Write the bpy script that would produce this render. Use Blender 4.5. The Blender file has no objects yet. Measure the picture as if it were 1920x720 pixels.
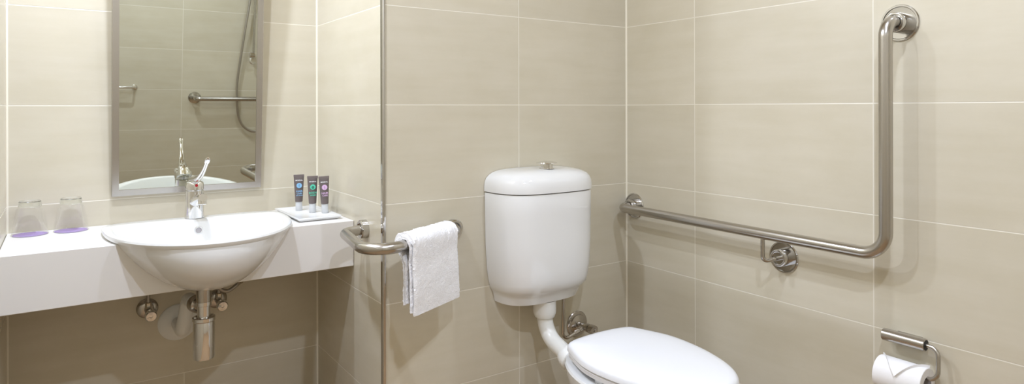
import bpy, bmesh, math, random
from mathutils import Vector, Matrix, noise
random.seed(4)
S = bpy.context.scene
COL = S.collection
# ------------------------------------------------------------------ camera
YAW = math.radians(34.55); ROLL = math.radians(-0.133)
CAM = Vector((-1.7943, -1.8261, 1.1874))
cd = bpy.data.cameras.new('camera'); cam = bpy.data.objects.new('camera', cd); COL.objects.link(cam)
fw = Vector((math.sin(YAW), math.cos(YAW), 0)); rt = Vector((math.cos(YAW), -math.sin(YAW), 0)); up = Vector((0, 0, 1))
r2 = rt*math.cos(ROLL)+up*math.sin(ROLL); u2 = up*math.cos(ROLL)-rt*math.sin(ROLL)
M = Matrix((r2, u2, -fw)).transposed().to_4x4(); M.translation = CAM
cam.matrix_world = M
cd.sensor_width = 36; cd.lens = 1223.34/1920*36
cd.shift_y = -(360-203.55)/1920
cd.clip_start = 0.02
S.camera = cam
# ------------------------------------------------------------------ world, lights, exposure
w = bpy.data.worlds.new('world'); S.world = w; w.use_nodes = True
w.node_tree.nodes['Background'].inputs[0].default_value = (1, 0.97, 0.92, 1)
w.node_tree.nodes['Background'].inputs[1].default_value = 0.1
def lamp(loc, size, power, color=(1, 0.93, 0.82), spread=180, aim=(0, 0, -1)):
    l = bpy.data.lights.new('downlight', 'AREA'); l.shape = 'DISK'; l.size = size; l.energy = power; l.color = color
    l.spread = math.radians(spread)
    o = bpy.data.objects.new('downlight', l); COL.objects.link(o); o.location = loc
    o.rotation_euler = Vector(aim).to_track_quat('-Z', 'Y').to_euler()
    return o
WARM = (0.87, 0.97, 1.18)
lamp((-1.62, 0.235, 2.385), 0.06, 12, WARM)
lamp((-1.78, -0.46, 2.385), 0.06, 12, WARM)
lamp((-1.28, -1.72, 2.385), 0.06, 14, WARM)
lamp((-0.48, -1.22, 2.385), 0.06, 8, WARM)
S.view_settings.view_transform = 'Standard'; S.view_settings.look = 'None'
S.view_settings.gamma = 1; S.view_settings.use_curve_mapping = False
S.view_settings.exposure = 0.22
# ------------------------------------------------------------------ materials
def mat(name, color, rough=0.5, metal=0.0, coat=0.0, spec=0.5, bump=None, sheen=0):
    m = bpy.data.materials.new(name); m.use_nodes = True; nt = m.node_tree; b = nt.nodes['Principled BSDF']
    b.inputs['Base Color'].default_value = (*color, 1); b.inputs['Roughness'].default_value = rough
    b.inputs['Metallic'].default_value = metal; b.inputs['Coat Weight'].default_value = coat
    b.inputs['Specular IOR Level'].default_value = spec; b.inputs['Sheen Weight'].default_value = sheen
    if bump:
        scale, dist, strength = bump
        g = nt.nodes.new('ShaderNodeNewGeometry'); n = nt.nodes.new('ShaderNodeTexNoise'); n.inputs['Scale'].default_value = scale
        n.inputs['Detail'].default_value = 4
        bp = nt.nodes.new('ShaderNodeBump'); bp.inputs['Distance'].default_value = dist; bp.inputs['Strength'].default_value = strength
        nt.links.new(g.outputs['Position'], n.inputs['Vector']); nt.links.new(n.outputs['Fac'], bp.inputs['Height'])
        nt.links.new(bp.outputs['Normal'], b.inputs['Normal'])
    return m
def srgb(r, g, b):
    f = lambda c: (c/255/12.92) if c/255 <= 0.04045 else ((c/255+0.055)/1.055)**2.4
    return (f(r), f(g), f(b))
TILE = srgb(208, 200, 180); GROUT = srgb(232, 226, 211)
def tile_mat(name, axis, joints, low_only=False, row_off=0.0, TILE=TILE, GROUT=GROUT):
    """beige porcelain, horizontal joints every 0.3 m, vertical joints listed along one wall axis"""
    m = bpy.data.materials.new(name); m.use_nodes = True; nt = m.node_tree; N = nt.nodes; L = nt.links
    b = N['Principled BSDF']
    def mth(op, a, bb=None, c=None):
        n = N.new('ShaderNodeMath'); n.operation = op
        for i, v in enumerate((a, bb, c)):
            if v is None: continue
            if isinstance(v, (int, float)): n.inputs[i].default_value = v
            else: L.new(v, n.inputs[i])
        return n.outputs[0]
    g = N.new('ShaderNodeNewGeometry'); sp = N.new('ShaderNodeSeparateXYZ'); L.new(g.outputs['Position'], sp.inputs[0])
    z = mth('ADD', sp.outputs[2], row_off); u = sp.outputs[0 if axis == 'x' else 1]
    zz = mth('DIVIDE', z, 0.3)
    row = mth('FLOOR', zz)
    d = mth('MULTIPLY', mth('ABSOLUTE', mth('SUBTRACT', mth('FRACT', mth('ADD', zz, 0.5)), 0.5)), 0.3)
    col = None
    for j in joints:
        dj = mth('ABSOLUTE', mth('SUBTRACT', u, j))
        if low_only: dj = mth('ADD', dj, mth('MULTIPLY', mth('GREATER_THAN', z, 0.3), 5))
        d = mth('MINIMUM', d, dj)
        s = mth('GREATER_THAN', u, j)
        col = s if col is None else mth('ADD', col, s)
    mr = N.new('ShaderNodeMapRange'); mr.inputs['From Min'].default_value = 0.0009; mr.inputs['From Max'].default_value = 0.0019
    mr.inputs['To Min'].default_value = 1; mr.inputs['To Max'].default_value = 0
    L.new(d, mr.inputs['Value']); grout = mr.outputs[0]
    # mottling: horizontal veils and soft clouds
    def noi(sx, sz, det, rough=0.55):
        mp = N.new('ShaderNodeMapping'); mp.inputs['Scale'].default_value = (sx, sx, sz)
        L.new(g.outputs['Position'], mp.inputs[0])
        # shift pattern per tile so it breaks at the joints
        ad = N.new('ShaderNodeVectorMath'); ad.operation = 'ADD'; L.new(mp.outputs[0], ad.inputs[0])
        cb = N.new('ShaderNodeCombineXYZ'); L.new(mth('MULTIPLY', row, 7.3), cb.inputs[0])
        if col is not None: L.new(mth('MULTIPLY', col, 11.7), cb.inputs[1])
        L.new(cb.outputs[0], ad.inputs[1])
        t = N.new('ShaderNodeTexNoise'); t.inputs['Scale'].default_value = 1; t.inputs['Detail'].default_value = det
        t.inputs['Roughness'].default_value = rough
        L.new(ad.outputs[0], t.inputs['Vector']); return t.outputs['Fac']
    a1 = noi(3, 26, 5); a2 = noi(5, 7, 4); a3 = noi(60, 160, 3, 0.7)
    f = mth('ADD', mth('ADD', mth('MULTIPLY', a1, 0.45), mth('MULTIPLY', a2, 0.47)), mth('MULTIPLY', a3, 0.08))
    cr = N.new('ShaderNodeValToRGB'); L.new(f, cr.inputs[0])
    e = cr.color_ramp.elements; e[0].position = 0.30; e[0].color = (TILE[0]*0.93, TILE[1]*0.92, TILE[2]*0.885, 1)
    e[1].position = 0.70; e[1].color = (TILE[0]*1.05, TILE[1]*1.055, TILE[2]*1.08, 1)
    wn = N.new('ShaderNodeTexWhiteNoise'); wn.noise_dimensions = '2D'
    cb = N.new('ShaderNodeCombineXYZ'); L.new(row, cb.inputs[0])
    if col is not None: L.new(col, cb.inputs[1])
    L.new(cb.outputs[0], wn.inputs['Vector'])
    hv = N.new('ShaderNodeHueSaturation'); L.new(cr.outputs[0], hv.inputs['Color'])
    L.new(mth('MULTIPLY_ADD', wn.outputs['Value'], 0.07, 0.965), hv.inputs['Value'])
    mx = N.new('ShaderNodeMix'); mx.data_type = 'RGBA'; L.new(grout, mx.inputs[0]); L.new(hv.outputs[0], mx.inputs[6])
    mx.inputs[7].default_value = (*GROUT, 1); L.new(mx.outputs[2], b.inputs['Base Color'])
    L.new(mth('MULTIPLY_ADD', grout, 0.35, 0.21), b.inputs['Roughness'])
    b.inputs['Specular IOR Level'].default_value = 0.5
    bp = N.new('ShaderNodeBump'); bp.inputs['Distance'].default_value = 0.0012; bp.inputs['Strength'].default_value = 0.35
    L.new(mth('SUBTRACT', 1.0, grout), bp.inputs['Height']); L.new(bp.outputs[0], b.inputs['Normal'])
    return m
PORC = mat('white_porcelain', srgb(234, 234, 233), 0.09, coat=0.3)
PLAST = mat('white_plastic', srgb(238, 238, 234), 0.28)
SEATM = mat('white_seat_plastic', srgb(238, 239, 242), 0.22)
COUNT = mat('white_solid_surface', srgb(236, 233, 229), 0.22)
CHROME = mat('chrome', (0.80, 0.80, 0.80), 0.07, 1.0)
CHROME_D = mat('worn_chrome', (0.52, 0.49, 0.45), 0.2, 1.0)
STEEL = mat('brushed_steel', (0.50, 0.475, 0.44), 0.25, 1.0)
STEELP = mat('polished_steel', (0.60, 0.59, 0.58), 0.10, 1.0)
ALU = mat('brushed_aluminium', (0.56, 0.535, 0.51), 0.24, 1.0)
BRAIDM = mat('braided_hose_metal', (0.45, 0.42, 0.38), 0.38, 1.0, bump=(900, 0.001, 0.6))
MIRROR = mat('silvered_glass', (0.66, 0.675, 0.605), 0.015, 1.0)
TOWEL = mat('white_terry', srgb(253, 252, 254), 0.95, sheen=0.5, bump=(330, 0.0035, 0.8), spec=0.1)
PAPER = mat('toilet_tissue', srgb(243, 241, 240), 0.95, spec=0.1, bump=(160, 0.0006, 0.5))
CARD = mat('grey_card_tube', srgb(170, 165, 165), 0.9)
SEAL = mat('cream_sealant', srgb(236, 229, 210), 0.45)
CEIL = mat('ceiling_paint', srgb(228, 214, 188), 0.9)
DARK = mat('black_gap', (0.012, 0.012, 0.012), 0.6)
RED = mat('red_dot', srgb(190, 20, 40), 0.3)
BLUE = mat('blue_dot', srgb(40, 70, 190), 0.3)
TUBEB = mat('brown_grey_tube', srgb(104, 94, 92), 0.36)
CRIMP = mat('tube_crimp', srgb(120, 110, 108), 0.3)
WHITE_INK = mat('white_ink', srgb(235, 235, 235), 0.5)
BRASS = mat('compression_nut', (0.55, 0.50, 0.42), 0.22, 1.0)
def floor_mat():
    m = tile_mat('floor_tile', 'x', [-1.5, -1.2, -0.9, -0.6, -0.3], TILE=srgb(150, 112, 74), GROUT=srgb(160, 130, 95))
    return m
def thin_glass(name, tint, gloss=0.06):
    m = bpy.data.materials.new(name); m.use_nodes = True; nt = m.node_tree; N = nt.nodes; L = nt.links
    N.remove(N['Principled BSDF']); out = N['Material Output']
    t = N.new('ShaderNodeBsdfTransparent'); t.inputs[0].default_value = (*tint, 1)
    g = N.new('ShaderNodeBsdfGlossy'); g.inputs['Roughness'].default_value = 0.02; g.inputs[0].default_value = (1, 1, 1, 1)
    lw = N.new('ShaderNodeLayerWeight'); lw.inputs[0].default_value = 0.25
    mr = N.new('ShaderNodeMapRange'); L.new(lw.outputs['Facing'], mr.inputs[0]); mr.inputs[3].default_value = gloss; mr.inputs[4].default_value = 0.38
    mx = N.new('ShaderNodeMixShader'); L.new(mr.outputs[0], mx.inputs[0]); L.new(t.outputs[0], mx.inputs[1]); L.new(g.outputs[0], mx.inputs[2])
    L.new(mx.outputs[0], out.inputs[0]); return m
GLASS = thin_glass('clear_glass', (0.985, 0.988, 0.985), 0.03)
GLASSB = mat('thick_clear_glass', (0.96, 0.98, 0.96), 0.02); GLASSB.node_tree.nodes['Principled BSDF'].inputs['Transmission Weight'].default_value = 1
PURPLE = mat('purple_paper', srgb(166, 142, 194), 0.6)
FROST = mat('frosted_cap', srgb(236, 238, 240), 0.3); FROST.node_tree.nodes['Principled BSDF'].inputs['Transmission Weight'].default_value = 0.35
# ------------------------------------------------------------------ object helpers
ORG = {}
def tag(o, label=None, cat=None, group=None, kind=None):
    if label: o['label'] = label
    if cat: o['category'] = cat
    if group: o['group'] = group
    if kind: o['kind'] = kind
    return o
def thing(name, label, cat, loc, group=None):
    o = bpy.data.objects.new(name, None); o.empty_display_size = 0.05; COL.objects.link(o); o.location = loc; ORG[o] = Vector(loc)
    return tag(o, label, cat, group)
def obj(name, geo, m, parent=None, smooth=True, at=None, sub=0):
    """geo = (verts, faces) in world coordinates -> one mesh object; child vertices are stored relative to the parent"""
    V, F = geo
    V = [Vector(v) for v in V]
    if parent is not None: o0 = ORG[parent]
    elif at is not None: o0 = Vector(at)
    else:
        o0 = Vector(((min(v.x for v in V)+max(v.x for v in V))/2, (min(v.y for v in V)+max(v.y for v in V))/2, min(v.z for v in V)))
    me = bpy.data.meshes.new(name); me.from_pydata([v-o0 for v in V], [], F); me.validate()
    bm = bmesh.new(); bm.from_mesh(me); bmesh.ops.recalc_face_normals(bm, faces=bm.faces); bm.to_mesh(me); bm.free()
    if isinstance(m, (list, tuple)):
        for q in m: me.materials.append(q)
    else: me.materials.append(m)
    if smooth:
        for p in me.polygons: p.use_smooth = True
        try: me.set_sharp_from_angle(angle=math.radians(38))
        except Exception: pass
    o = bpy.data.objects.new(name, me); COL.objects.link(o)
    if parent is not None: o.parent = parent
    else: o.location = o0
    ORG[o] = o0
    if sub:
        md = o.modifiers.new('sub', 'SUBSURF'); md.levels = sub; md.render_levels = sub
    return o
def join(*geos):
    V = []; F = []
    for v, f in geos:
        k = len(V); V += [Vector(x) for x in v]; F += [tuple(i+k for i in q) for q in f]
    return V, F
def box(lo, hi, bev=0.0, segs=2):
    bm = bmesh.new(); bmesh.ops.create_cube(bm, size=1)
    lo = Vector(lo); hi = Vector(hi)
    for v in bm.verts: v.co = Vector([lo[i]+(v.co[i]+0.5)*(hi[i]-lo[i]) for i in range(3)])
    if bev: bmesh.ops.bevel(bm, geom=bm.edges[:], offset=bev, segments=segs, profile=0.5, affect='EDGES')
    V = [v.co.copy() for v in bm.verts]; bm.verts.index_update(); F = [tuple(v.index for v in f.verts) for f in bm.faces]; bm.free()
    return V, F
def frame_of(d):
    d = Vector(d).normalized(); a = Vector((0, 0, 1)) if abs(d.z) < 0.9 else Vector((0, 1, 0))
    x = a.cross(d).normalized(); y = d.cross(x); return x, y, d
def lathe(prof, org, axis=(0, 0, 1), segs=40, cap0=True, cap1=True):
    """prof = [(radius, height)] along axis"""
    x, y, d = frame_of(axis); org = Vector(org); V = []; F = []
    for r, h in prof:
        for k in range(segs):
            a = 2*math.pi*k/segs; V.append(org+d*h+(x*math.cos(a)+y*math.sin(a))*max(r, 1e-5))
    n = len(prof)
    for i in range(n-1):
        for k in range(segs):
            k2 = (k+1) % segs; F.append((i*segs+k, i*segs+k2, (i+1)*segs+k2, (i+1)*segs+k))
    if cap0: F.append(tuple(range(segs)))
    if cap1: F.append(tuple((n-1)*segs+k for k in range(segs)))
    return V, F
def fillet(P, r, n=8):
    P = [Vector(p) for p in P]; out = [P[0]]
    for i in range(1, len(P)-1):
        a, b, c = P[i-1], P[i], P[i+1]; rr = r[i-1] if isinstance(r, (list, tuple)) else r
        u = (a-b); v = (c-b); lu, lv = u.length, v.length; u.normalize(); v.normalize()
        ang = u.angle(v)
        if ang > math.pi-0.02: out.append(b); continue
        t = min(rr/math.tan(ang/2), lu*0.49 if i > 1 else lu*0.98, lv*0.49 if i < len(P)-2 else lv*0.98); rr2 = t*math.tan(ang/2)
        bis = (u+v).normalized(); c0 = b+bis*(rr2/math.sin(ang/2))
        s = b+u*t-c0; e = b+v*t-c0; tot = s.angle(e)
        ax = s.cross(e).normalized()
        for k in range(n+1): out.append(c0+Matrix.Rotation(tot*k/n, 3, ax) @ s)
    out.append(P[-1]); return out
def sweep(P, R, segs=20, flat=None, caps=True):
    P = [Vector(p) for p in P]; n = len(P); V = []; F = []
    T = []
    for i in range(n):
        a = P[max(i-1, 0)]; b = P[min(i+1, n-1)]; T.append((b-a).normalized())
    x, y, _ = frame_of(T[0])
    for i in range(n):
        if i:
            q = T[i-1].rotation_difference(T[i]); x = q @ x; y = q @ y
        r = R[i] if isinstance(R, (list, tuple)) else R
        fx, fy = (flat[i] if isinstance(flat, list) else flat) if flat else (1, 1)
        for k in range(segs):
            a = 2*math.pi*k/segs; V.append(P[i]+x*(math.cos(a)*r*fx)+y*(math.sin(a)*r*fy))
    for i in range(n-1):
        for k in range(segs):
            k2 = (k+1) % segs; F.append((i*segs+k, i*segs+k2, (i+1)*segs+k2, (i+1)*segs+k))
    if caps: F.append(tuple(range(segs))); F.append(tuple((n-1)*segs+k for k in range(segs)))
    return V, F
def smooth_path(P, n=8):
    P = [Vector(p) for p in P]; Q = [P[0]*2-P[1]]+P+[P[-1]*2-P[-2]]; out = []
    for i in range(1, len(Q)-2):
        for k in range(n):
            t = k/n; a, b, c, d = Q[i-1], Q[i], Q[i+1], Q[i+2]
            out.append(0.5*((2*b)+(c-a)*t+(2*a-5*b+4*c-d)*t*t+(3*b-a-3*c+d)*t**3))
    out.append(P[-1]); return out
def loft(rings, cap0=True, cap1=True):
    n = len(rings[0]); V = [Vector(p) for r in rings for p in r]; F = []
    for i in range(len(rings)-1):
        for k in range(n):
            k2 = (k+1) % n; F.append((i*n+k, i*n+k2, (i+1)*n+k2, (i+1)*n+k))
    if cap0: F.append(tuple(range(n)))
    if cap1: F.append(tuple((len(rings)-1)*n+k for k in range(n)))
    return V, F
def dshape(cx, cy, z, a, bf, bb, nf=2.0, nb=2.0, n=72, tilt=0.0):
    """plan outline: front half (towards -Y) superellipse bf/nf, back half bb/nb"""
    R = []
    for k in range(n):
        t = 2*math.pi*k/n; c, s = math.cos(t), math.sin(t)
        e = nb if s > 0 else nf; bb_ = bb if s > 0 else bf
        # the width follows one exponent on each half
        x = math.copysign(abs(c)**(2/e), c)*a; y = math.copysign(abs(s)**(2/e), s)*bb_
        R.append(Vector((cx+x, cy+y, z+tilt*y)))
    return R
def text_geo(body, size, bold=0.0):
    cu = bpy.data.curves.new('lettering', 'FONT'); cu.body = body; cu.size = size; cu.align_x = 'CENTER'; cu.align_y = 'CENTER'
    cu.extrude = 0.00012; cu.offset = bold; cu.resolution_u = 3
    o = bpy.data.objects.new('lettering', cu); COL.objects.link(o); bpy.context.view_layer.update()
    me = bpy.data.meshes.new_from_object(o.evaluated_get(bpy.context.evaluated_depsgraph_get()))
    V = [v.co.copy() for v in me.vertices]; F = [tuple(p.vertices) for p in me.polygons]
    bpy.data.objects.remove(o); bpy.data.curves.remove(cu); bpy.data.meshes.remove(me)
    return V, F
def xform(geo, Mx): return [Mx @ Vector(v) for v in geo[0]], geo[1]
# ------------------------------------------------------------------ room shell
E = 0.6137; D = -1.0047; XL = -1.932; YB = -2.45; H = 2.4
T = 0.1
def slab(name, lo, hi, m): return tag(obj(name, box(lo, hi), m, smooth=False), kind='structure')
slab('wall_right', (0, YB-T, 0), (T, T, H), tile_mat('tile_right_wall', 'y', [-0.331, -0.9325, -1.534]))
slab('wall_back', (D+0.0002, 0, 0), (0, T, H), tile_mat('tile_back_wall', 'x', [-0.5085]))
slab('wall_niche_side', (D, 0.0002, 0), (D+T, E+T, H), tile_mat('tile_niche_side', 'y', [-5]))
slab('wall_niche_back', (XL-T, E, 0), (D, E+T, H), tile_mat('tile_niche_back', 'x', [-1.459], low_only=True))
slab('wall_left', (XL-T, YB-T, 0), (XL, E, H), tile_mat('tile_left_wall', 'y', [0.01, -0.59, -1.19, -1.79]))
slab('wall_front', (XL, YB-T, 0), (0, YB, H), tile_mat('tile_front_wall', 'x', [-1.659, -1.059, -0.459], row_off=0.0))
slab('floor', (XL-T, YB-T, -0.1), (T, E+T, 0), floor_mat())
slab('ceiling', (XL-T, YB-T, H), (T, E+T, H+0.1), CEIL)
# corner sealant beads and metal corner trim
def bead(name, x, y, sx, sy, r=0.0045):
    P = [(x, y), (x+sx*r, y), (x+sx*r*0.35, y+sy*r*0.35), (x, y+sy*r)]
    g = loft([[Vector((p[0], p[1], z)) for p in P] for z in (0.001, H-0.001)])
    return tag(obj(name, g, SEAL, smooth=False), kind='structure')
bead('trim_1', 0, 0, -1, -1); bead('trim_2', D, E, -1, -1); bead('trim_3', XL, E, 1, -1)
prof = [(D-0.0035, 0.012), (D-0.0035, 0.0), (D-0.0015, -0.0030), (D+0.002, -0.0040), (D+0.0050, -0.0040), (D+0.0050, 0.0), (D, 0.0), (D, 0.012)]
tag(obj('trim_4', loft([[Vector((p[0], p[1], z)) for p in prof] for z in (0.002, H-0.002)]), STEELP, smooth=False), kind='structure')
# ------------------------------------------------------------------ basin
BX = -1.443
def basin_geo(k=1.0, inner=True):
    R = []
    # outer bowl, from the bottom upward
    zt = 0.8205; zb = 0.655
    for i in range(0, 17):
        u = (i/16)**1.7; z = zb+(zt-zb)*u
        s = max(u, 0.008)**0.5; sb = max(1-(1-u)**2, 0.008)**0.5
        R.append(dshape(BX, 0.335+0.063*s**1.5, z, 0.2515*s*k, 0.356*sb*k, (0.100*s+0.012)*k, 2.1, 2.2+2.6*s))
    if not inner:
        R.append(dshape(BX, 0.398, 0.90, 0.2515*k, 0.356*k, 0.112*k, 2.1, 4.8)); return loft(R)
    R.append(dshape(BX, 0.398, 0.8255, 0.2575, 0.3605, 0.1135, 2.1, 5))
    R.append(dshape(BX, 0.398, 0.832, 0.2595, 0.3625, 0.114, 2.1, 5))
    R.append(dshape(BX, 0.398, 0.8375, 0.2575, 0.360, 0.112, 2.1, 5))
    R.append(dshape(BX, 0.398, 0.8395, 0.252, 0.354, 0.108, 2.1, 5))
    R.append(dshape(BX, 0.392, 0.8395, 0.240, 0.336, 0.070, 2.1, 4.5))
    R.append(dshape(BX, 0.385, 0.8385, 0.234, 0.322, 0.052, 2.1, 4))
    R.append(dshape(BX, 0.382, 0.833, 0.228, 0.314, 0.045, 2.1, 4))
    R.append(dshape(BX, 0.375, 0.80, 0.216, 0.297, 0.045, 2.1, 3.6))
    R.append(dshape(BX, 0.365, 0.765, 0.195, 0.262, 0.047, 2.1, 3))
    R.append(dshape(BX, 0.345, 0.725, 0.150, 0.192, 0.050, 2.0, 2.4))
    R.append(dshape(BX, 0.335, 0.697, 0.095, 0.115, 0.045, 2.0, 2))
    R.append(dshape(BX, 0.328, 0.685, 0.045, 0.05, 0.035, 2.0, 2))
    R.append(dshape(BX, 0.325, 0.682, 0.022, 0.022, 0.022, 2.0, 2))
    return loft(R)
basin = thing('hand_basin', 'white semi-recessed ceramic hand basin set into the front of the long white vanity top', 'basin', (BX, 0.33, 0.655))
obj('bowl', basin_geo(), PORC, basin)
def inner_wall_point(z):
    return 0.4205-(0.833-z)*0.02
ov = obj('overflow_ring', lathe([(0.0115, 0), (0.0125, 0.0012), (0.0115, 0.0026), (0.0088, 0.0026), (0.0082, 0.0006)], (-1.4435, 0.4215, 0.8075), (0, -1, 0.1), 28, cap1=False), CHROME, basin)
obj('overflow_hole', lathe([(0.0082, 0.0004), (0.0082, 0.0008)], (-1.4435, 0.4215, 0.8075), (0, -1, 0.1), 24), CARD, ov)
obj('drain', lathe([(0.021, 0), (0.021, 0.002), (0.017, 0.0035), (0.008, 0.0015)], (BX, 0.325, 0.682), (0, 0, 1), 28), CHROME, basin)
# ------------------------------------------------------------------ vanity counter with the basin cut-out
cz0, cz1, cy0 = 0.671, 0.8205, 0.240
cg = join(box((XL+0.001, cy0, cz1-0.03), (D-0.001, E-0.001, cz1)))
counter = obj('vanity_counter', box((XL+0.001, cy0, cz0), (D-0.001, E-0.001, cz1), 0.0015, 1), COUNT, smooth=False)
cut = obj('cutter', basin_geo(0.996, inner=False), COUNT, smooth=False)
hollow = obj('hollow', box((XL-0.01, cy0+0.03, cz0-0.02), (D+0.01, E+0.01, cz1-0.03)), COUNT, smooth=False)
for c in (cut, hollow):
    md = counter.modifiers.new('cut', 'BOOLEAN'); md.operation = 'DIFFERENCE'; md.solver = 'EXACT'; md.object = c
bpy.context.view_layer.update()
me = bpy.data.meshes.new_from_object(counter.evaluated_get(bpy.context.evaluated_depsgraph_get()))
counter.modifiers.clear(); counter.data = me
bpy.data.objects.remove(cut); bpy.data.objects.remove(hollow)
tag(counter, 'long white vanity counter with a deep fascia spanning the wash niche', 'counter')
# ------------------------------------------------------------------ basin mixer
mx = thing('basin_mixer_tap', 'chrome single-lever mixer tap standing at the back of the white basin', 'tap', (BX, 0.474, 0.8395))
bz = 0.8396
MX = BX-0.004
obj('tap_body', lathe([(0.0265, 0), (0.0285, 0.002), (0.0280, 0.010), (0.0275, 0.03), (0.0272, 0.0875), (0.0262, 0.0885)], (MX, 0.474, bz), segs=44), CHROME, mx)
cap = [(0.0245, 0.0888), (0.0252, 0.0905), (0.0274, 0.0915), (0.0274, 0.107), (0.0262, 0.112), (0.022, 0.1165), (0.012, 0.119), (0.001, 0.1195)]
obj('cartridge_cap', lathe(cap, (MX, 0.474, bz), segs=44, cap1=False), CHROME, mx)
spt = smooth_path([(MX, 0.458, bz+0.052), (MX, 0.425, bz+0.063), (MX, 0.385, bz+0.073), (MX, 0.345, bz+0.080), (MX, 0.322, bz+0.082)], 6)
obj('spout', sweep(spt, [0.0175-0.0045*i/(len(spt)-1) for i in range(len(spt))], 24, flat=(1.0, 0.8)), CHROME, mx)
obj('aerator', lathe([(0.0105, 0), (0.012, 0.001), (0.012, 0.017), (0.010, 0.019)], (MX, 0.334, bz+0.078), (0, -0.10, -1), 24), CHROME, mx)
lv = smooth_path([(MX, 0.494, bz+0.100), (MX, 0.470, bz+0.121), (MX+0.001, 0.440, bz+0.127), (MX+0.004, 0.400, bz+0.137), (MX+0.008, 0.360, bz+0.158), (MX+0.011, 0.325, bz+0.184), (MX+0.0125, 0.308, bz+0.203)], 6)
nl = len(lv); LR = []
for i in range(nl):
    t = i/(nl-1); LR.append(0.0185*max(1-t*1.3, 0)**1.5+0.0056+(0.0022 if 0.84 < t < 0.97 else 0)-(0.0030 if t > 0.985 else 0))
obj('lever', sweep(lv, LR, 20, flat=(1.0, 0.72)), CHROME, mx)
obj('hot_dot', lathe([(0.0046, 0), (0.0042, 0.001)], (MX+0.002, 0.4472, bz+0.106), (0.1, -1, 0.15), 16), RED, mx)
# ------------------------------------------------------------------ mirror
mi = thing('wall_mirror', 'tall rectangular mirror in a slim brushed metal frame above the basin', 'mirror', (-1.44, E-0.001, 0.912))
x0, x1, z0, z1 = -1.668, -1.214, 0.9125, 2.0; yf = E-0.025; yb = E-0.0005
fwid = 0.020
TILT = math.radians(4.1)
MT = Matrix.Translation((0, yb, z0)) @ Matrix.Rotation(TILT, 4, 'X') @ Matrix.Translation((0, -yb, -z0))
def frame_geo():
    o = [(x0, z0), (x1, z0), (x1, z1), (x0, z1)]; i = [(x0+fwid, z0+fwid), (x1-fwid, z0+fwid), (x1-fwid, z1-fwid), (x0+fwid, z1-fwid)]
    b = 0.0012
    ob = [(x0+b, z0+b), (x1-b, z0+b), (x1-b, z1-b), (x0+b, z1-b)]
    R = []
    for pts, y in ((o, yb), (o, yf+b), (ob, yf), (i, yf), (i, yf+0.006), (i, yb)):
        R.append([Vector((p[0], y, p[1])) for p in pts])
    R.append(R[0]); return loft(R, False, False)
obj('frame', xform(frame_geo(), MT), ALU, mi, smooth=False)
obj('backing_wedge', ([(x, y, z) for x in (x0+0.006, x1-0.006) for y, z in ((yb, z0+0.004), (yb, z1-0.004), (yb-math.tan(TILT)*(z1-z0-0.01), z1-0.004))], [(0, 1, 2), (3, 5, 4), (0, 3, 4, 1), (1, 4, 5, 2), (2, 5, 3, 0)]), ALU, mi, smooth=False)
obj('mirror_glass', xform(box((x0+fwid-0.001, yf+0.004, z0+fwid-0.001), (x1-fwid+0.001, yf+0.008, z1-fwid+0.001)), MT), MIRROR, mi, smooth=False)
# ------------------------------------------------------------------ tumblers
def tumbler(x, y, label):
    z = 0.8209
    t = thing('drinking_glass', label, 'glass', (x, y, z), 'upturned tumblers on the vanity')
    obj('glass_wall', lathe([(0.0448, 0.0012), (0.0438, 0.010), (0.0405, 0.035), (0.0368, 0.058), (0.0345, 0.072), (0.0335, 0.0765), (0.0300, 0.0800), (0.0292, 0.083), (0.0282, 0.098), (0.0265, 0.1005), (0.001, 0.1000)], (x, y, z), segs=48, cap0=False, cap1=False), GLASS, t)
    obj('glass_base', lathe([(0.020, 0.0805), (0.0270, 0.0825), (0.0278, 0.086), (0.0274, 0.0965), (0.0255, 0.0985)], (x, y, z), segs=48), GLASSB, t)
    obj('rim', lathe([(0.0455, 0.0), (0.0462, 0.0012), (0.0455, 0.0024), (0.0435, 0.0024), (0.0430, 0.0012), (0.0435, 0.0), (0.0455, 0.0)], (x, y, z), segs=48, cap0=False, cap1=False), GLASS, t)
    obj('paper_cover', lathe([(0.0430, 0.0006), (0.0425, 0.0012)], (x, y, z), segs=48), PURPLE, t)
    return t
tumbler(-1.874, 0.553, 'upturned clear tumbler with a purple mouth disc, the one nearer the left wall')
tumbler(-1.774, 0.560, 'upturned clear tumbler with a purple mouth disc, the one nearer the basin')
# ------------------------------------------------------------------ tray and toiletry tubes
def rrect(x0, x1, y0, y1, z, r, n=5):
    R = []
    for cx, cy, a0 in ((x1-r, y1-r, 0), (x0+r, y1-r, 90), (x0+r, y0+r, 180), (x1-r, y0+r, 270)):
        for k in range(n+1):
            a = math.radians(a0+90*k/n); R.append(Vector((cx+r*math.cos(a), cy+r*math.sin(a), z)))
    return R
tx0, tx1, ty0, ty1, tz = -1.172, -1.026, 0.292, 0.575, 0.8207
trg = loft([rrect(tx0+0.012, tx1-0.012, ty0+0.012, ty1-0.012, tz, 0.004), rrect(tx0+0.008, tx1-0.008, ty0+0.008, ty1-0.008, tz+0.002, 0.004),
            rrect(tx0, tx1, ty0, ty1, tz+0.010, 0.005), rrect(tx0+0.0005, tx1-0.0005, ty0+0.0005, ty1-0.0005, tz+0.0125, 0.005), rrect(tx0+0.004, tx1-0.004, ty0+0.004, ty1-0.004, tz+0.013, 0.004),
            rrect(tx0+0.013, tx1-0.013, ty0+0.013, ty1-0.013, tz+0.009, 0.003)])
tag(obj('amenity_tray', trg, PORC), 'flat white rectangular tray on the vanity to the right of the basin', 'tray')
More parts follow.
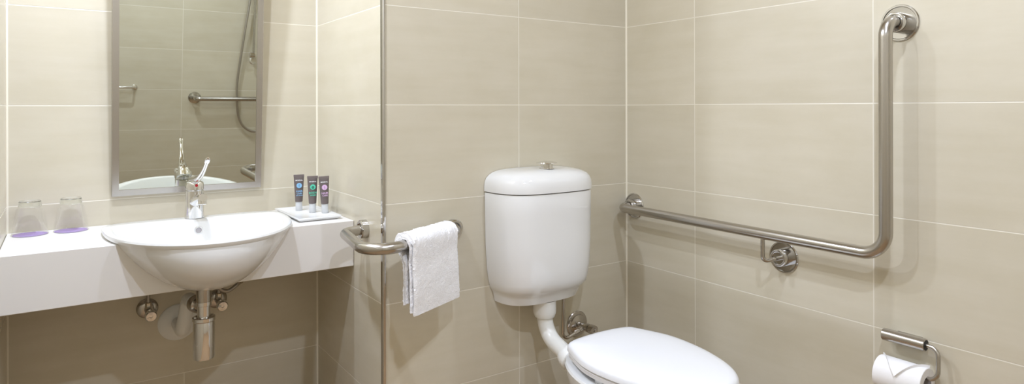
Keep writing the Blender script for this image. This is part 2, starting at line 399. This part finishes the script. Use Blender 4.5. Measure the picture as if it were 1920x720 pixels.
def tube_thing(x, y, rot, tilt, colname, ink, label, lines, icon):
    z = tz+0.0095
    t = thing('toiletry_tube', label, 'tube', (x, y, z), 'toiletry tubes standing on the white tray')
    Mx = Matrix.Translation((x, y, z)) @ Matrix.Rotation(rot, 4, 'Z') @ Matrix.Rotation(tilt, 4, 'Y')
    obj('cap', xform(lathe([(0.0108, 0), (0.0118, 0.0015), (0.0112, 0.030), (0.0100, 0.0325)], (0, 0, 0), segs=28), Mx), FROST, t)
    R = []
    for i in range(13):
        s = i/12; zz = 0.0315+s*0.088
        a = 0.0126+s*0.0050; b = 0.0120*(1-s)**0.8+0.0012
        R.append([Vector((a*math.cos(k*math.tau/32), b*math.sin(k*math.tau/32), zz)) for k in range(32)])
    obj('tube_body', xform(loft(R), Mx), TUBEB, t)
    obj('crimp', xform(box((-0.0180, -0.0014, 0.1175), (0.0180, 0.0014, 0.1260), 0.0004, 1), Mx), CRIMP, t)
    ink_m = mat(colname, ink, 0.45)
    # printed front: emblem disc and lettering, following the sloping front face
    def face(zz): s = (zz-0.0315)/0.088; return -(0.0120*max(1-s, 0)**0.8+0.0012)-0.0003
    def place(geo, zz, h=0.012):
        y0 = face(zz-h/2); y1 = face(zz+h/2); sl = math.atan2(y1-y0, h)
        return xform(geo, Mx @ Matrix.Translation((0, (y0+y1)/2-0.0003, zz)) @ Matrix.Rotation(math.pi/2-sl, 4, 'X'))
    em = obj('emblem', place(lathe([(0.0092, -0.0002), (0.0092, 0.0004)], (0, 0, 0), segs=28), 0.088), ink_m, t)
    dm = mat(colname+'_mark', tuple(c*0.35 for c in ink), 0.5)
    if icon == 'leaf':
        g = join(box((-0.0005, -0.0060, 0.0004), (0.0005, 0.0055, 0.0007)), box((-0.003, -0.0007, 0.0004), (0.0, 0.0001, 0.0007)), box((0.0, 0.0014, 0.0004), (0.003, 0.0022, 0.0007)))
    elif icon == 'drop':
        g = lathe([(0.0050, 0.0004), (0.0046, 0.0007)], (0, -0.001, 0), segs=20)
    else:
        g = join(box((-0.0006, -0.0070, 0.0004), (0.0004, 0.0045, 0.0007)), box((0.0004, -0.0030, 0.0004), (0.0032, -0.0021, 0.0007)), box((-0.003, 0.0005, 0.0004), (-0.0006, 0.0013, 0.0007)))
    obj('emblem_mark', place(g, 0.088), dm, em)
    for body, size, zz, mm, nm in lines:
        g = text_geo(body, size, 0.00012)
        obj(nm, place(g, zz, 0.006), mm or ink_m, t)
AIM = math.radians(-8)
W = WHITE_INK
tube_thing(-1.1085, 0.497, AIM, 0.0, 'pale_blue_ink', srgb(140, 190, 226), 'small grey-brown tube with a pale blue disc, leftmost on the white tray',
           [('MINERAL', 0.0060, 0.1060, W, 'brand_line'), ('HAIR', 0.0098, 0.0680, None, 'lettering'), ('CARE', 0.0072, 0.0600, None, 'lettering'), ('BODY & MIND', 0.0034, 0.0535, None, 'lettering')], 'leaf')
tube_thing(-1.0830, 0.425, AIM, 0.0, 'mint_green_ink', srgb(88, 205, 172), 'small grey-brown tube with a mint green disc, the middle one on the white tray',
           [('MINERAL', 0.0060, 0.1060, W, 'brand_line'), ('BODY', 0.0098, 0.0680, None, 'lettering'), ('WASH', 0.0072, 0.0600, None, 'lettering')], 'drop')
tube_thing(-1.0500, 0.392, AIM, math.radians(-2.0), 'lilac_ink', srgb(214, 180, 216), 'small grey-brown tube with a lilac disc, rightmost on the white tray',
           [('MINERAL', 0.0060, 0.1060, W, 'brand_line'), ('HAIR', 0.0098, 0.0680, None, 'lettering'), ('CARE', 0.0072, 0.0600, None, 'lettering')], 'sprig')
# ------------------------------------------------------------------ plumbing under the basin
tr = thing('bottle_trap', 'polished chrome bottle trap hanging under the basin', 'trap', (BX, 0.335, 0.43))
TX, TY = BX, 0.335
obj('tailpiece', lathe([(0.0215, 0.652), (0.0215, 0.606)], (TX, TY, 0), segs=32), CHROME_D, tr)
obj('inlet_collar', lathe([(0.019, 0.607), (0.0215, 0.605), (0.0215, 0.594), (0.0185, 0.592), (0.0182, 0.560)], (TX, TY, 0), segs=32), CHROME, tr)
obj('trap_cup', lathe([(0.0275, 0.560), (0.0325, 0.558), (0.0325, 0.549), (0.0300, 0.546), (0.0300, 0.545), (0.0305, 0.543), (0.0305, 0.440), (0.0290, 0.434), (0.010, 0.432)], (TX, TY, 0), segs=40), CHROME, tr)
obj('outlet_collar', lathe([(0.016, 0.0), (0.016, 0.030), (0.023, 0.032), (0.026, 0.038), (0.026, 0.056), (0.021, 0.060)], (TX, TY+0.012, 0.585), (-0.25, 1, 0), segs=32), CHROME_D, tr)
wp = thing('waste_pipe', 'white plastic waste pipe with a round wall plate behind the chrome trap', 'pipe', (-1.472, E, 0.40))
obj('wall_plate', lathe([(0.0600, 0), (0.0600, 0.002), (0.056, 0.006), (0.030, 0.012), (0.024, 0.013)], (-1.478, E-0.0003, 0.474), (0, -1, 0), segs=48), PLAST, wp)
obj('elbow', sweep(fillet([(-1.478, E-0.012, 0.474), (-1.478, 0.505, 0.474), (-1.468, 0.455, 0.590), (-1.462, 0.405, 0.588)], [0.03, 0.03], 8), 0.0215, 28), PLAST, wp)
def stop_valve(x, z, label, hose):
    t = thing('stop_valve', label, 'valve', (x, E, z), 'water stop valves under the vanity')
    obj('wall_plate', lathe([(0.032, 0), (0.032, 0.003), (0.028, 0.008), (0.014, 0.012)], (x, E-0.0003, z), (0, -1, 0), segs=36), CHROME_D, t)
    obj('valve_body', lathe([(0.011, 0.010), (0.011, 0.045), (0.013, 0.046), (0.013, 0.056), (0.010, 0.058)], (x, E, z), (0.05, -1, -0.1), segs=24), CHROME_D, t)
    k = obj('handle', lathe([(0.010, 0.058), (0.017, 0.060), (0.018, 0.064), (0.018, 0.078), (0.015, 0.081), (0.005, 0.0795), (0.004, 0.077)], (x, E, z), (0.05, -1, -0.1), segs=12), CHROME, t)
    obj('nut', lathe([(0.0095, 0.008), (0.0095, 0.026), (0.0075, 0.028)], (x, E-0.035, z), (0, 0, 1), segs=6), BRASS, t)
    obj('supply_pipe', sweep(hose, 0.0055, 14), BRAIDM, t)
stop_valve(-1.5675, 0.536, 'chrome stop valve on the wall left of the white waste plate', [(-1.5675, E-0.035, 0.563), (-1.5675, E-0.035, 0.63), (-1.56, 0.56, 0.70)])
stop_valve(-1.3560, 0.532, 'chrome stop valve half hidden behind the right side of the chrome trap', [(-1.356, E-0.035, 0.559), (-1.358, E-0.035, 0.62), (-1.36, 0.56, 0.70)])
hs = thing('flexible_hose', 'dark braided hose looping below the vanity to the right of the trap', 'hose', (-1.33, 0.52, 0.585))
obj('hose_loop', sweep(smooth_path([(-1.388, 0.50, 0.68), (-1.382, 0.50, 0.622), (-1.366, 0.505, 0.592), (-1.342, 0.51, 0.580), (-1.318, 0.515, 0.590), (-1.300, 0.52, 0.604)], 8), 0.0062, 16), BRAIDM, hs)
obj('coupling', lathe([(0.0045, 0), (0.0065, 0.001), (0.0065, 0.014), (0.0092, 0.015), (0.0092, 0.028), (0.005, 0.03)], (-1.313, 0.5165, 0.593), (0.75, 0.1, 0.62), 6), BRASS, hs)
obj('hose_end', sweep(smooth_path([(-1.292, 0.5215, 0.611), (-1.276, 0.527, 0.622), (-1.262, 0.53, 0.645), (-1.25, 0.53, 0.69)], 8), 0.006, 16), BRAIDM, hs)
# ------------------------------------------------------------------ rail round the wall corner, with towel
ra = thing('corner_towel_rail', 'thick brushed steel rail bent round the wall corner, carrying the white towel', 'rail', (-1.0, 0.0, 0.79))
RZ = 0.806
path = fillet([(-0.7697, -0.004, RZ), (-0.7760, -0.040, RZ), (-1.135, -0.2130, RZ), (-1.082, 0.120, RZ-0.001), (D-0.003, 0.137, RZ+0.002)], [0.03, 0.062, 0.032], 10)
obj('bar', sweep(path, 0.0160, 28), STEEL, ra)
def ring_flange(name, org, axis, parent, R=0.0290, h=0.022):
    return obj(name, lathe([(R, 0.0003), (R, h-0.003), (R-0.003, h), (R-0.008, h), (0.0175, h-0.003), (0.0165, h-0.007)], org, axis, 36), STEELP, parent)
ring_flange('flange', (-0.7697, 0, RZ), (0, -1, 0), ra)
ring_flange('flange', (D, 0.137, RZ+0.002), (-1, 0, 0), ra)
# towel: two folded layers hung over the oblique run of the rail
A0 = Vector((-0.7955, -0.0494, RZ)); A1 = Vector((-1.105, -0.1986, RZ)); ad = (A1-A0).normalized(); an = Vector((ad.y, -ad.x, 0));
if an.y > 0: an = -an      # an points away from the wall
def towel_layer(s0, s1, ri, th, front, back, seed, skew=0.0):
    """s0..s1 along the rail, inner radius ri, layer thickness th, drops front/back below the rail axis"""
    ns = 60; prof_o = []; prof_i = []
    def prof(r, lf, lb, nn=44):
        P = []
        for k in range(nn):
            P.append((-r*(1+0.0), -lb+lb*k/nn))
        for k in range(15):
            a = math.pi-math.pi*k/14; P.append((r*math.cos(a), r*math.sin(a)))
        for k in range(1, nn+1): P.append((r, -lf*k/nn))
        return P
    po = prof(ri+th, front, back); pi_ = prof(ri, front-0.004, back-0.004)
    loop = po+pi_[::-1]; m = len(loop); rings = []
    for i in range(ns+1):
        s = s0+(s1-s0)*i/ns; ring = []
        e = min(i, ns-i)/ns; rnd = 1-0.75*max(0, 1-e/0.055)**2
        for j, (h, v) in enumerate(loop):
            mid = ri+th/2; hh = h
            if v <= 0: hh = math.copysign(mid+(abs(h)-mid)*rnd, h)
            drop = max(0, -v)
            q = min(drop/0.055, 1); q = q*q*(3-2*q); hh -= math.copysign((0.0172-0.0012)*q, h)
            hh += 0.010*q
            # gentle hang: the front leans back a little, the sides draw in below
            sk = s+(s-(s0+s1)/2)*(0.03*min(drop/0.2, 1))+skew*drop
            p = A0+ad*sk+an*(hh+0.010*math.sin(drop*9)*(1 if h > 0 else 0.3))+Vector((0, 0, v))
            nz = noise.noise(Vector((s*30+seed, v*24, h*20)))*0.0022+noise.noise(Vector((s*190, v*190, h*150+seed)))*0.0022+noise.noise(Vector((s*420, v*420+seed, h*300)))*0.0012
            ring.append(p+an*nz*(1 if h > 0 else -1)+Vector((0, 0, nz*(1 if v >= 0 else 0.6)))+ad*(nz*0.8 if i in (0, ns) else 0))
        rings.append(ring)
    return loft(rings)
tw = thing('hand_towel', 'folded white terry hand towel draped over the corner rail', 'towel', (A0+ad*0.11).to_tuple()[:2]+(0.61,))
obj('towel_fold', towel_layer(0.030, 0.240, 0.0172, 0.0080, 0.186, 0.165, 3.1), TOWEL, tw)
obj('towel_fold', towel_layer(0.020, 0.236, 0.0245, 0.0115, 0.193, 0.171, 9.7), TOWEL, tw)
# ------------------------------------------------------------------ cistern
CX = -0.457
ci = thing('toilet_cistern', 'white wall-hung toilet cistern with a domed lid', 'cistern', (CX, 0, 0.545))
def cplan(z, wdt, dep, nf=3.4, y0=-0.002):
    R = []; n = 40
    for k in range(n+1):
        t = math.pi*k/n; c, s = math.cos(t), math.sin(t)
        R.append(Vector((CX+math.copysign(abs(c)**(2/nf), c)*wdt, y0-abs(s)**(2/nf)*dep, z)))
    R += [Vector((CX-wdt*q, y0, z)) for q in (0.5, 0, -0.5)]
    return R
rings = [cplan(0.545, 0.148, 0.112, 3), cplan(0.5475, 0.153, 0.118, 3), cplan(0.570, 0.158, 0.126, 3.2), cplan(0.580, 0.161, 0.131, 3.2), cplan(0.588, 0.166, 0.143, 3.2), cplan(0.600, 0.172, 0.154, 3.3), cplan(0.620, 0.177, 0.162, 3.1), cplan(0.660, 0.1835, 0.167, 3.1), cplan(0.74, 0.1885, 0.169, 3.1), cplan(0.85, 0.1905, 0.169, 3.1), cplan(0.908, 0.1910, 0.169, 3.1), cplan(0.9115, 0.1895, 0.1675, 3.1)]
obj('tank', loft(rings), PORC, ci)
obj('lid', loft([cplan(0.9135, 0.1895, 0.1675, 3.1), cplan(0.9150, 0.1935, 0.172, 3.1), cplan(0.9300, 0.1935, 0.172, 3.1), cplan(0.945, 0.1915, 0.170, 3.1), cplan(0.958, 0.1860, 0.165, 3.1), cplan(0.968, 0.1750, 0.156, 3.2), cplan(0.976, 0.160, 0.144, 3.0), cplan(0.982, 0.135, 0.126, 2.8), cplan(0.985, 0.10, 0.105, 2.6), cplan(0.9865, 0.05, 0.08, 2.3)]), PORC, ci)
bt = obj('flush_button', lathe([(0.0255, 0), (0.0255, 0.0015), (0.0205, 0.002), (0.0205, 0.0165), (0.028, 0.0175), (0.0355, 0.0195), (0.0345, 0.0215), (0.022, 0.0245), (0.001, 0.0255)], (CX, -0.088, 0.9855), segs=44, cap1=False), CHROME, ci)
# ------------------------------------------------------------------ flush pipe
fp = thing('flush_pipe', 'white flush pipe bending from the cistern down to the toilet pan', 'pipe', (CX, -0.08, 0.38))
PX = -0.4605; PY = -0.080
obj('upper_collar', lathe([(0.0385, 0.5445), (0.0385, 0.508), (0.0375, 0.500), (0.0330, 0.489), (0.027, 0.487)], (PX, PY, 0), segs=36), PLAST, fp)
obj('bend', sweep(fillet([(PX, PY, 0.500), (PX, PY, 0.432), (PX, -0.222, 0.388)], [0.085], 14), 0.0262, 32), PLAST, fp)
obj('pan_collar', lathe([(0.027, 0), (0.0325, 0.002), (0.0345, 0.006), (0.0345, 0.014), (0.0375, 0.016), (0.0375, 0.036), (0.033, 0.040)], (PX, -0.188, 0.398), (0, -0.95, -0.30), segs=36), PLAST, fp)
# ------------------------------------------------------------------ toilet
to = thing('toilet', 'white toilet with closed lid standing beside the right wall', 'toilet', (CX, -0.50, 0))
def pan(z, a, yb, yf, nf=2.2, nb=2.6):
    cy = -0.50
    return dshape(CX, cy, z, a, -(yf-cy), yb-cy, nf, nb, 64)
obj('pan', loft([pan(0.001, 0.105, -0.28, -0.70, nb=2.2), pan(0.02, 0.108, -0.275, -0.705, nb=2.2), pan(0.12, 0.100, -0.27, -0.69, nb=2.2), pan(0.22, 0.105, -0.262, -0.70, nb=2.0), pan(0.31, 0.128, -0.256, -0.735, nb=1.8), pan(0.365, 0.152, -0.252, -0.775, nb=1.75), pan(0.410, 0.172, -0.250, -0.795, nb=1.75), pan(0.436, 0.178, -0.252, -0.800, nb=1.8), pan(0.442, 0.175, -0.256, -0.797, nb=1.8),
              pan(0.442, 0.135, -0.34, -0.76), pan(0.40, 0.120, -0.36, -0.745), pan(0.30, 0.07, -0.42, -0.66)]), PORC, to)
obj('inlet_spigot', lathe([(0.031, 0), (0.031, 0.075)], (PX, -0.2285, 0.385), (0, -0.95, -0.20), 32), PORC, to)
def seat_outline(z, d=0.0, n=96):
    """plan outline of seat and lid: squarish back corners, long oval front"""
    half = [(0.0, -0.313), (0.06, -0.317), (0.10, -0.324), (0.128, -0.338), (0.143, -0.370), (0.159, -0.41), (0.174, -0.46), (0.178, -0.52), (0.171, -0.59), (0.156, -0.65), (0.135, -0.705), (0.107, -0.752), (0.072, -0.785), (0.035, -0.80), (0.0, -0.805)]
    c = Vector((0, -0.54, 0))
    P = smooth_path([Vector((x, y, 0)) for x, y in half], 4)
    full = P+[Vector((-p.x, p.y, 0)) for p in P[-2:0:-1]]
    out = []
    for p in full:
        v = p-c; l = v.length; q = c+v*((l-d)/l); out.append(Vector((CX+0.010+q.x, q.y, z)))
    return out
obj('seat', loft([seat_outline(0.4570, 0.010), seat_outline(0.4595, 0.006), seat_outline(0.471, 0.004), seat_outline(0.4745, 0.007), seat_outline(0.4745, 0.055), seat_outline(0.457, 0.062), seat_outline(0.4570, 0.010)], False, False), SEATM, to)
obj('lid', loft([seat_outline(0.4775, 0.006), seat_outline(0.4785, 0.0005), seat_outline(0.490, 0.0015), seat_outline(0.497, 0.006), seat_outline(0.5010, 0.014), seat_outline(0.5035, 0.030), seat_outline(0.5055, 0.07), seat_outline(0.5065, 0.12)]), SEATM, to)
for s in (-1, 1):
    obj('hinge', lathe([(0.013, 0.4405), (0.013, 0.4770)], (CX+0.01+s*0.070, -0.338, 0), segs=24), SEATM, to)
    obj('seat_buffer', box((CX+0.01+s*0.145-0.012, -0.52, 0.4415), (CX+0.01+s*0.145+0.012, -0.49, 0.4580), 0.003), SEATM, to)
# ------------------------------------------------------------------ cistern stop valve
cv = thing('cistern_stop_valve', 'dull metal stop valve on the wall below and right of the cistern', 'valve', (-0.2535, 0, 0.40))
obj('wall_plate', lathe([(0.0470, 0.0003), (0.0470, 0.003), (0.0445, 0.006), (0.036, 0.007), (0.034, 0.012), (0.020, 0.017), (0.016, 0.018)], (-0.2535, 0, 0.403), (0, -1, 0), segs=44), CHROME_D, cv)
obj('valve_body', lathe([(0.012, 0.015), (0.0115, 0.055), (0.015, 0.056), (0.015, 0.066), (0.011, 0.068)], (-0.2535, 0, 0.403), (0.05, -1, 0.0), segs=24), CHROME_D, cv)
obj('handle', lathe([(0.011, 0.068), (0.0165, 0.072), (0.0175, 0.090), (0.0165, 0.094), (0.006, 0.0925), (0.004, 0.088)], (-0.2535, 0, 0.403), (0.05, -1, 0.0), segs=14), CHROME_D, cv)
obj('nut', lathe([(0.008, 0.008), (0.0105, 0.009), (0.0105, 0.024), (0.0075, 0.025), (0.0075, 0.045), (0.006, 0.046)], (-0.2530, -0.042, 0.401), (-1, 0, -0.28), segs=6), CHROME_D, cv)
obj('supply_pipe', sweep(fillet([(-0.292, -0.042, 0.390), (-0.352, -0.042, 0.373), (-0.3535, -0.050, 0.552)], [0.022], 8), 0.0062, 16), CHROME_D, cv)
obj('pipe_nut', lathe([(0.011, 0.530), (0.011, 0.5445)], (-0.3535, -0.050, 0), segs=6), CHROME_D, cv)
# ------------------------------------------------------------------ L grab bar on the right wall
gb = thing('grab_bar', 'large L-shaped brushed steel grab bar on the right wall beside the toilet', 'grab bar', (0, -0.6, 0.69))
GX = -0.0775; GZ = 0.8105
p1 = fillet([(-0.004, -0.0430, 0.8165), (GX, -0.0430, 0.8165), (GX, -1.0015, GZ), (GX, -1.0015, 1.4075), (-0.004, -1.0015, 1.4075)], [0.034, 0.060, 0.042], 12)
obj('bar', sweep(p1, 0.0163, 32), STEEL, gb)
def rose(org, parent):
    f = obj('flange', lathe([(0.0475, 0.0003), (0.0478, 0.003), (0.0460, 0.0055), (0.0425, 0.0055), (0.0410, 0.003), (0.0300, 0.0025)], org, (-1, 0, 0), 52), STEELP, parent)
    obj('cover_cup', lathe([(0.0260, 0.0025), (0.0260, 0.030), (0.0250, 0.0325), (0.0225, 0.0335), (0.0185, 0.0325), (0.0175, 0.029)], org, (-1, 0, 0), 44), STEELP, f)
rose((0, -0.0430, 0.8165), gb); rose((0, -1.0015, 1.4075), gb); rose((0, -0.6678, 0.7370), gb)
obj('bracket_rod', sweep(fillet([(GX, -0.6480, GZ-0.010), (GX, -0.6480, 0.7300), (-0.052, -0.6675, 0.7365), (-0.02, -0.6678, 0.737)], [0.030, 0.02], 8), 0.0062, 18), STEEL, gb)
# ------------------------------------------------------------------ toilet roll holder and roll
th = thing('toilet_roll_holder', 'steel toilet roll holder with a curved arm on the right wall below the grab bar', 'holder', (0, -1.03, 0.53))
HX = -0.030; HZ = 0.597
obj('mount_cylinder', lathe([(0.0145, 0), (0.0155, 0.001), (0.0155, 0.1010), (0.0145, 0.1020)], (HX, -0.972, HZ), (0, -1, 0), 36), STEEL, th)
obj('wall_mount', box((-0.019, -1.055, HZ-0.009), (-0.0005, -0.995, HZ+0.009), 0.001), STEEL, th)
obj('end_gap', lathe([(0.0125, 0.1021), (0.0125, 0.1026)], (HX, -0.972, HZ), (0, -1, 0), 30), DARK, th)
arm = fillet([(HX, -1.070, HZ), (HX, -1.102, HZ-0.001), (HX-0.012, -1.106, 0.520), (HX-0.012, -0.975, 0.520)], [0.022, 0.022], 10)
obj('arm', sweep(arm, 0.0052, 20), STEEL, th)
RCX, RCZ, RR = HX-0.012, 0.5020, 0.0425
tp = thing('toilet_roll', 'white toilet roll with its end folded to a point, on the steel holder', 'toilet roll', (RCX, -1.03, RCZ-RR))
y0r, lr = -0.969, 0.113
# spiral sheet body, hollow
obj('paper', lathe([(RR-0.001, 0), (RR, 0.001), (RR, lr-0.001), (RR-0.001, lr), (0.0225, lr), (0.0225, 0), (RR-0.001, 0)], (RCX, y0r, RCZ), (0, -1, 0), 64, False, False), PAPER, tp)
obj('core', lathe([(0.0224, 0.0005), (0.0224, lr-0.0005), (0.0213, lr-0.0005), (0.0213, 0.0005), (0.0224, 0.0005)], (RCX, y0r, RCZ), (0, -1, 0), 48, False, False), CARD, tp)
# folded leading sheet: two triangles meeting at a point, lying over the front of the roll
def on_roll(a, s, off):   # a = angle from top towards the room (-X), s = 0..1 along the roll
    r = RR+off; return Vector((RCX-math.sin(a)*r, y0r-s*lr, RCZ+math.cos(a)*r))
def flap():
    V = []; F = []; n = 28; m = 28; amax = 1.25; a_min = -0.35
    idx = {}
    for i in range(n+1):
        for j in range(m+1):
            s = i/n; lim = a_min+(amax-a_min)*(1-abs(2*s-1))   # V shape
            a = a_min+(lim-a_min)*j/m
            edge = 0.0055*(j/m)**3+0.0012
            idx[i, j] = len(V); V.append(on_roll(a, s*0.99+0.005, edge))
    k = len(V)
    for i in range(n+1):
        for j in range(m+1):
            s = i/n; lim = a_min+(amax-a_min)*(1-abs(2*s-1)); a = a_min+(lim-a_min)*j/m
            V.append(on_roll(a, s*0.99+0.005, 0.0002))
    for i in range(n):
        for j in range(m):
            q = (idx[i, j], idx[i+1, j], idx[i+1, j+1], idx[i, j+1]); F.append(q); F.append(tuple(x+k for x in q[::-1]))
    for i in range(n):
        q = (idx[i, m], idx[i+1, m], idx[i+1, m]+k, idx[i, m]+k); F.append(q)
        q = (idx[i+1, 0], idx[i, 0], idx[i, 0]+k, idx[i+1, 0]+k); F.append(q)
    return V, F
obj('folded_end', flap(), PAPER, tp)
# ------------------------------------------------------------------ shower fittings on the front wall, seen in the mirror
FX = YB
gr = thing('shower_grab_rail', 'steel grab rail on the shower wall, seen in the mirror', 'grab rail', (-0.6, FX, 0.82))
obj('bar', sweep(fillet([(-0.971, FX+0.004, 0.842), (-0.971, FX+0.078, 0.842), (-0.12, FX+0.078, 0.842), (-0.12, FX+0.004, 0.842)], [0.03, 0.03], 10), 0.0175, 24), STEEL, gr)
for xx in (-0.971, -0.12):
    obj('flange', lathe([(0.044, 0.0003), (0.044, 0.004), (0.032, 0.006), (0.026, 0.008), (0.026, 0.026), (0.019, 0.028)], (xx, FX, 0.842), (0, 1, 0), 40), STEELP, gr)
sr = thing('shower_slide_rail', 'thin steel shower rail with a bracket wheel, at the right edge of the mirror image', 'shower rail', (-0.569, FX, 1.13))
obj('rail', sweep([(-0.569, FX+0.06, 1.17), (-0.569, FX+0.06, 1.85)], 0.009, 18), STEELP, sr)
for zz in (1.185, 1.83):
    obj('bracket', lathe([(0.020, 0.0003), (0.020, 0.012), (0.014, 0.015), (0.014, 0.05), (0.013, 0.068)], (-0.569, FX, zz), (0, 1, 0), 24), STEELP, sr)
obj('hand_wheel', lathe([(0.017, 0), (0.020, 0.003), (0.020, 0.036), (0.016, 0.039)], (-0.598, FX+0.06, 1.185), (1, 0, 0), 24), CHROME, sr)
obj('outlet_elbow', sweep(smooth_path([(-0.585, FX+0.05, 1.165), (-0.592, FX+0.06, 1.140), (-0.580, FX+0.06, 1.122), (-0.556, FX+0.05, 1.124)], 6), 0.009, 16), CHROME, sr)
sh = thing('shower_hose', 'flexible metal shower hose hanging in a long loop, seen in the mirror', 'hose', (-0.62, FX, 0.57))
obj('hose', sweep(smooth_path([(-0.585, FX+0.07, 1.82), (-0.606, FX+0.06, 1.61), (-0.636, FX+0.05, 1.361), (-0.659, FX+0.04, 1.153), (-0.676, FX+0.035, 0.98), (-0.677, FX+0.035, 0.86), (-0.662, FX+0.03, 0.711), (-0.622, FX+0.03, 0.622), (-0.544, FX+0.03, 0.577), (-0.46, FX+0.03, 0.62), (-0.42, FX+0.03, 0.75)], 8), 0.0085, 18), BRAIDM, sh)
tb = thing('wall_towel_bar', 'slender chrome bar near the left edge of the mirror image', 'towel bar', (-1.6, FX, 0.91))
obj('bar', sweep(fillet([(-1.365, FX+0.004, 0.916), (-1.365, FX+0.062, 0.918), (-1.80, FX+0.062, 0.918), (-1.80, FX+0.004, 0.916)], [0.012, 0.012], 6), 0.0075, 18), CHROME, tb)
for xx in (-1.365, -1.80):
    obj('flange', lathe([(0.017, 0.0003), (0.017, 0.006), (0.010, 0.009)], (xx, FX, 0.916), (0, 1, 0), 24), CHROME, tb)
